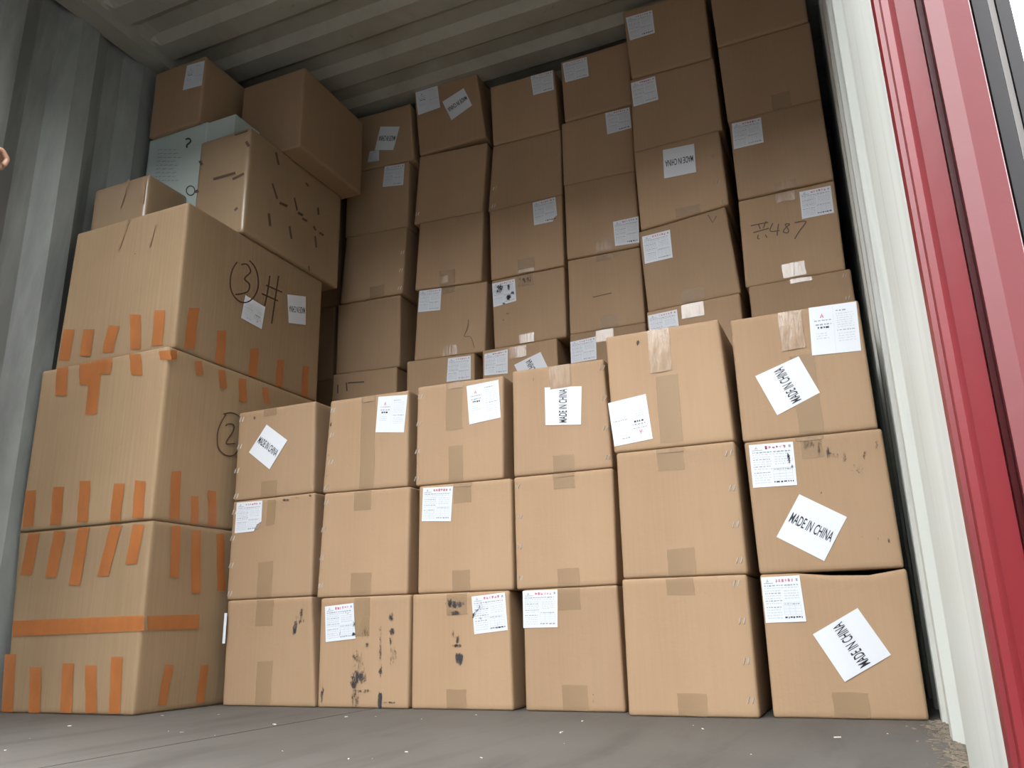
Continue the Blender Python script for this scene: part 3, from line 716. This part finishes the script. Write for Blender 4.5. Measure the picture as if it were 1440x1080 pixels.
# ---------------------------------------------------------------- litter on the floor
rnd = random.Random(3)
v = []; f = []
def chip(x, y, s):
    i = len(v); a = rnd.uniform(0, 6.28); l = s*rnd.uniform(.6, 2.2); h = s*rnd.uniform(.25, .6)
    ca, sa = math.cos(a), math.sin(a)
    for z in (0, h):
        for du, dv in ((-l, -s*.5), (l*rnd.uniform(.6, 1), -s*.4), (l, s*.5), (-l*rnd.uniform(.5, 1), s*.45)): v.append((x+du*ca-dv*sa, y+du*sa+dv*ca, z))
    f.extend([(i, i+3, i+2, i+1), (i+4, i+5, i+6, i+7)]+[(i+k, i+(k+1) % 4, i+4+(k+1) % 4, i+4+k) for k in range(4)])
for _ in range(420):
    t = rnd.random(); y = 1.25+t*.72; chip(XR+.008-abs(rnd.gauss(0, .022)), y, rnd.uniform(.0012, .0045))
o = obj('wood_debris', v, f, simple('debris', (.20, .165, .125), .8)); o['kind'] = 'stuff'; tag(o, 'dusty wood crumbs swept along the foot of the white wall', 'debris')
v = []; f = []
for _ in range(34): chip(rnd.uniform(-2.0, .0), rnd.uniform(1.0, 1.9), rnd.uniform(.0012, .004))
o = obj('paper_flecks', v, f, simple('flecks', (.6, .58, .52), .8)); o['kind'] = 'stuff'; tag(o, 'pale paper flecks scattered on the plywood floor', 'debris')

# ---------------------------------------------------------------- a person standing at the left wall, only the raised hand reaches the frame
def skinned(chains, sub=2):
    """chains: lists of (point, radius); each chain is its own skin graph, all returned as one mesh"""
    allv = []; allf = []
    for ch, links in chains:
        me = bpy.data.meshes.new('sk'); me.from_pydata([p for p, r in ch], links, [])
        o = bpy.data.objects.new('sk', me); COL.objects.link(o)
        o.modifiers.new('s', 'SKIN'); sd = o.modifiers.new('d', 'SUBSURF'); sd.levels = sub; sd.render_levels = sub
        for i, (p, r) in enumerate(ch):
            rr = r if isinstance(r, tuple) else (r, r)
            me.skin_vertices[0].data[i].radius = rr
        me.skin_vertices[0].data[0].use_root = True
        dg = bpy.context.evaluated_depsgraph_get(); dg.update()
        ev = o.evaluated_get(dg); m2 = ev.to_mesh(); k = len(allv)
        allv += [v.co.copy() for v in m2.vertices]; allf += [tuple(k+i for i in p.vertices) for p in m2.polygons]
        ev.to_mesh_clear(); bpy.data.objects.remove(o); bpy.data.meshes.remove(me)
    return allv, allf
PX, PY = -2.13, 0.93
def L(x, y, z): return (PX+x, PY+y, z)
body = [(L(0,0,.95), (.15,.11)), (L(0,.0,1.12), (.135,.10)), (L(0,-.01,1.30), (.165,.115)), (L(0,-.01,1.40), (.10,.08)), (L(0,.0,1.475), (.046,.048)), (L(0,.02,1.54), (.066,.080)), (L(0,.022,1.625), (.082,.100)), (L(0,.012,1.705), (.066,.082)),
        (L(.09,.0,.86), .085), (L(.10,.02,.50), .058), (L(.10,.0,.10), .040), (L(.10,.03,.035), .036), (L(.105,.15,.028), .030),
        (L(-.09,.0,.86), .085), (L(-.10,.02,.50), .058), (L(-.10,.0,.10), .040), (L(-.10,.03,.035), .036), (L(-.105,.15,.028), .030),
        (L(.165,-.01,1.385), .056), (L(.21,.02,1.13), .042), (L(.19,.155,1.305), .030),
        (L(-.165,-.01,1.385), .055), (L(-.195,-.02,1.12), .042), (L(-.185,.05,.88), .030), (L(-.18,.07,.80), (.022,.038))]
lk = [(0,1),(1,2),(2,3),(3,4),(4,5),(5,6),(6,7),(0,8),(8,9),(9,10),(10,11),(11,12),(0,13),(13,14),(14,15),(15,16),(16,17),(2,18),(18,19),(19,20),(2,21),(21,22),(22,23),(23,24)]
chains = [(body, lk)]
# raised right hand: palm and five bent fingers
W0 = Vector(L(.19,.155,1.305)); K0 = Vector(L(.194,.208,1.385))
chains.append(([(tuple(W0), .026), (tuple(W0.lerp(K0, .5)), (.040,.020)), (tuple(K0), (.042,.018))], [(0,1),(1,2)]))
for i, (off, ln) in enumerate(((.030, .036), (.010, .040), (-.010, .037), (-.030, .030))):
    a = K0+Vector((off, 0, -.004)); b1 = a+Vector((0, ln*.75, ln*.55)); c1 = b1+Vector((0, ln*.55, -ln*.55)); d1 = c1+Vector((0, -.008, -ln*.6))
    chains.append(([(tuple(a-Vector((0,.01,.012))), .009), (tuple(a), .0095), (tuple(b1), .0088), (tuple(c1), .008), (tuple(d1), .007)], [(0,1),(1,2),(2,3),(3,4)]))
t0 = W0.lerp(K0, .35)+Vector((-.028, 0, 0))
chains.append(([(tuple(t0), .011), (tuple(t0+Vector((-.024,.026,.012))), .0105), (tuple(t0+Vector((-.018,.055,.020))), .009), (tuple(t0+Vector((0,.072,.016))), .0078)], [(0,1),(1,2),(2,3)]))
H0 = Vector(L(-.18,.07,.80))
for off, ln in ((.024, .07), (.008, .078), (-.008, .072), (-.024, .058)):
    a = H0+Vector((0, off, -.01)); chains.append(([(tuple(a+Vector((0,0,.02))), .009), (tuple(a+Vector((.006,0,-ln*.5))), .0088), (tuple(a+Vector((.016,0,-ln))), .0075)], [(0,1),(1,2)]))
a = H0+Vector((0, .030, .03)); chains.append(([(tuple(a), .0105), (tuple(a+Vector((.012,.026,-.03))), .0095), (tuple(a+Vector((.018,.026,-.062))), .008)], [(0,1),(1,2)]))
chains.append(([(L(0,.10,1.622), .009), (L(0,.122,1.60), .013), (L(0,.105,1.59), .008)], [(0,1),(1,2)]))                       # nose
for s_ in (-1, 1): chains.append(([(L(.072*s_,.02,1.64), .008), (L(.082*s_,.01,1.615), .012), (L(.073*s_,.02,1.59), .007)], [(0,1),(1,2)]))   # ears
v, f = skinned(chains)
skin = simple('skin', (.42, .24, .16), .5); shirt = simple('dark_shirt', (.045, .05, .06), .85); trous = simple('grey_trousers', (.07, .07, .075), .85); shoe = simple('black_shoes', (.02, .02, .02), .5)
mi = []
for q in f:
    c = sum((v[i] for i in q), Vector())/len(q); dx, dy = c.x-PX, c.y-PY
    hand_r = dx > .15 and dy > .135 and c.z > 1.2
    if c.z < .09: mi.append(3)
    elif hand_r or (dx < -.13 and c.z < .90 and c.z > .6 and dy > .0) or c.z > 1.445: mi.append(0)
    elif c.z > .93: mi.append(1)
    else: mi.append(2)
pr = obj('person', v, f, skin, origin=(PX, PY, 0), smooth=True, mat_idx=mi, mats=[skin, shirt, trous, shoe])
tag(pr, 'person in dark shirt by the left wall, one hand raised', 'person')
hv, hf = skinned([([(L(0,-.045,1.60), (.076,.062)), (L(0,-.01,1.70), (.084,.094)), (L(0,.045,1.73), (.068,.05))], [(0,1),(1,2)])])
obj('hair', hv, hf, simple('black_hair', (.015, .012, .01), .6), pr, smooth=True)
for s_ in (-1, 1):
    ev, ef = skinned([([(L(.030*s_,.107,1.637), .010), (L(.034*s_,.107,1.637), .010)], [(0,1)])])
    obj('eye', ev, ef, simple('eye_dark', (.05, .04, .035), .3), pr, smooth=True)
mv, mf = skinned([([(L(-.022,.104,1.563), .006), (L(0,.110,1.565), .008), (L(.022,.104,1.563), .006)], [(0,1),(1,2)])])
obj('mouth', mv, mf, simple('lips', (.36, .14, .11), .5), pr, smooth=True)
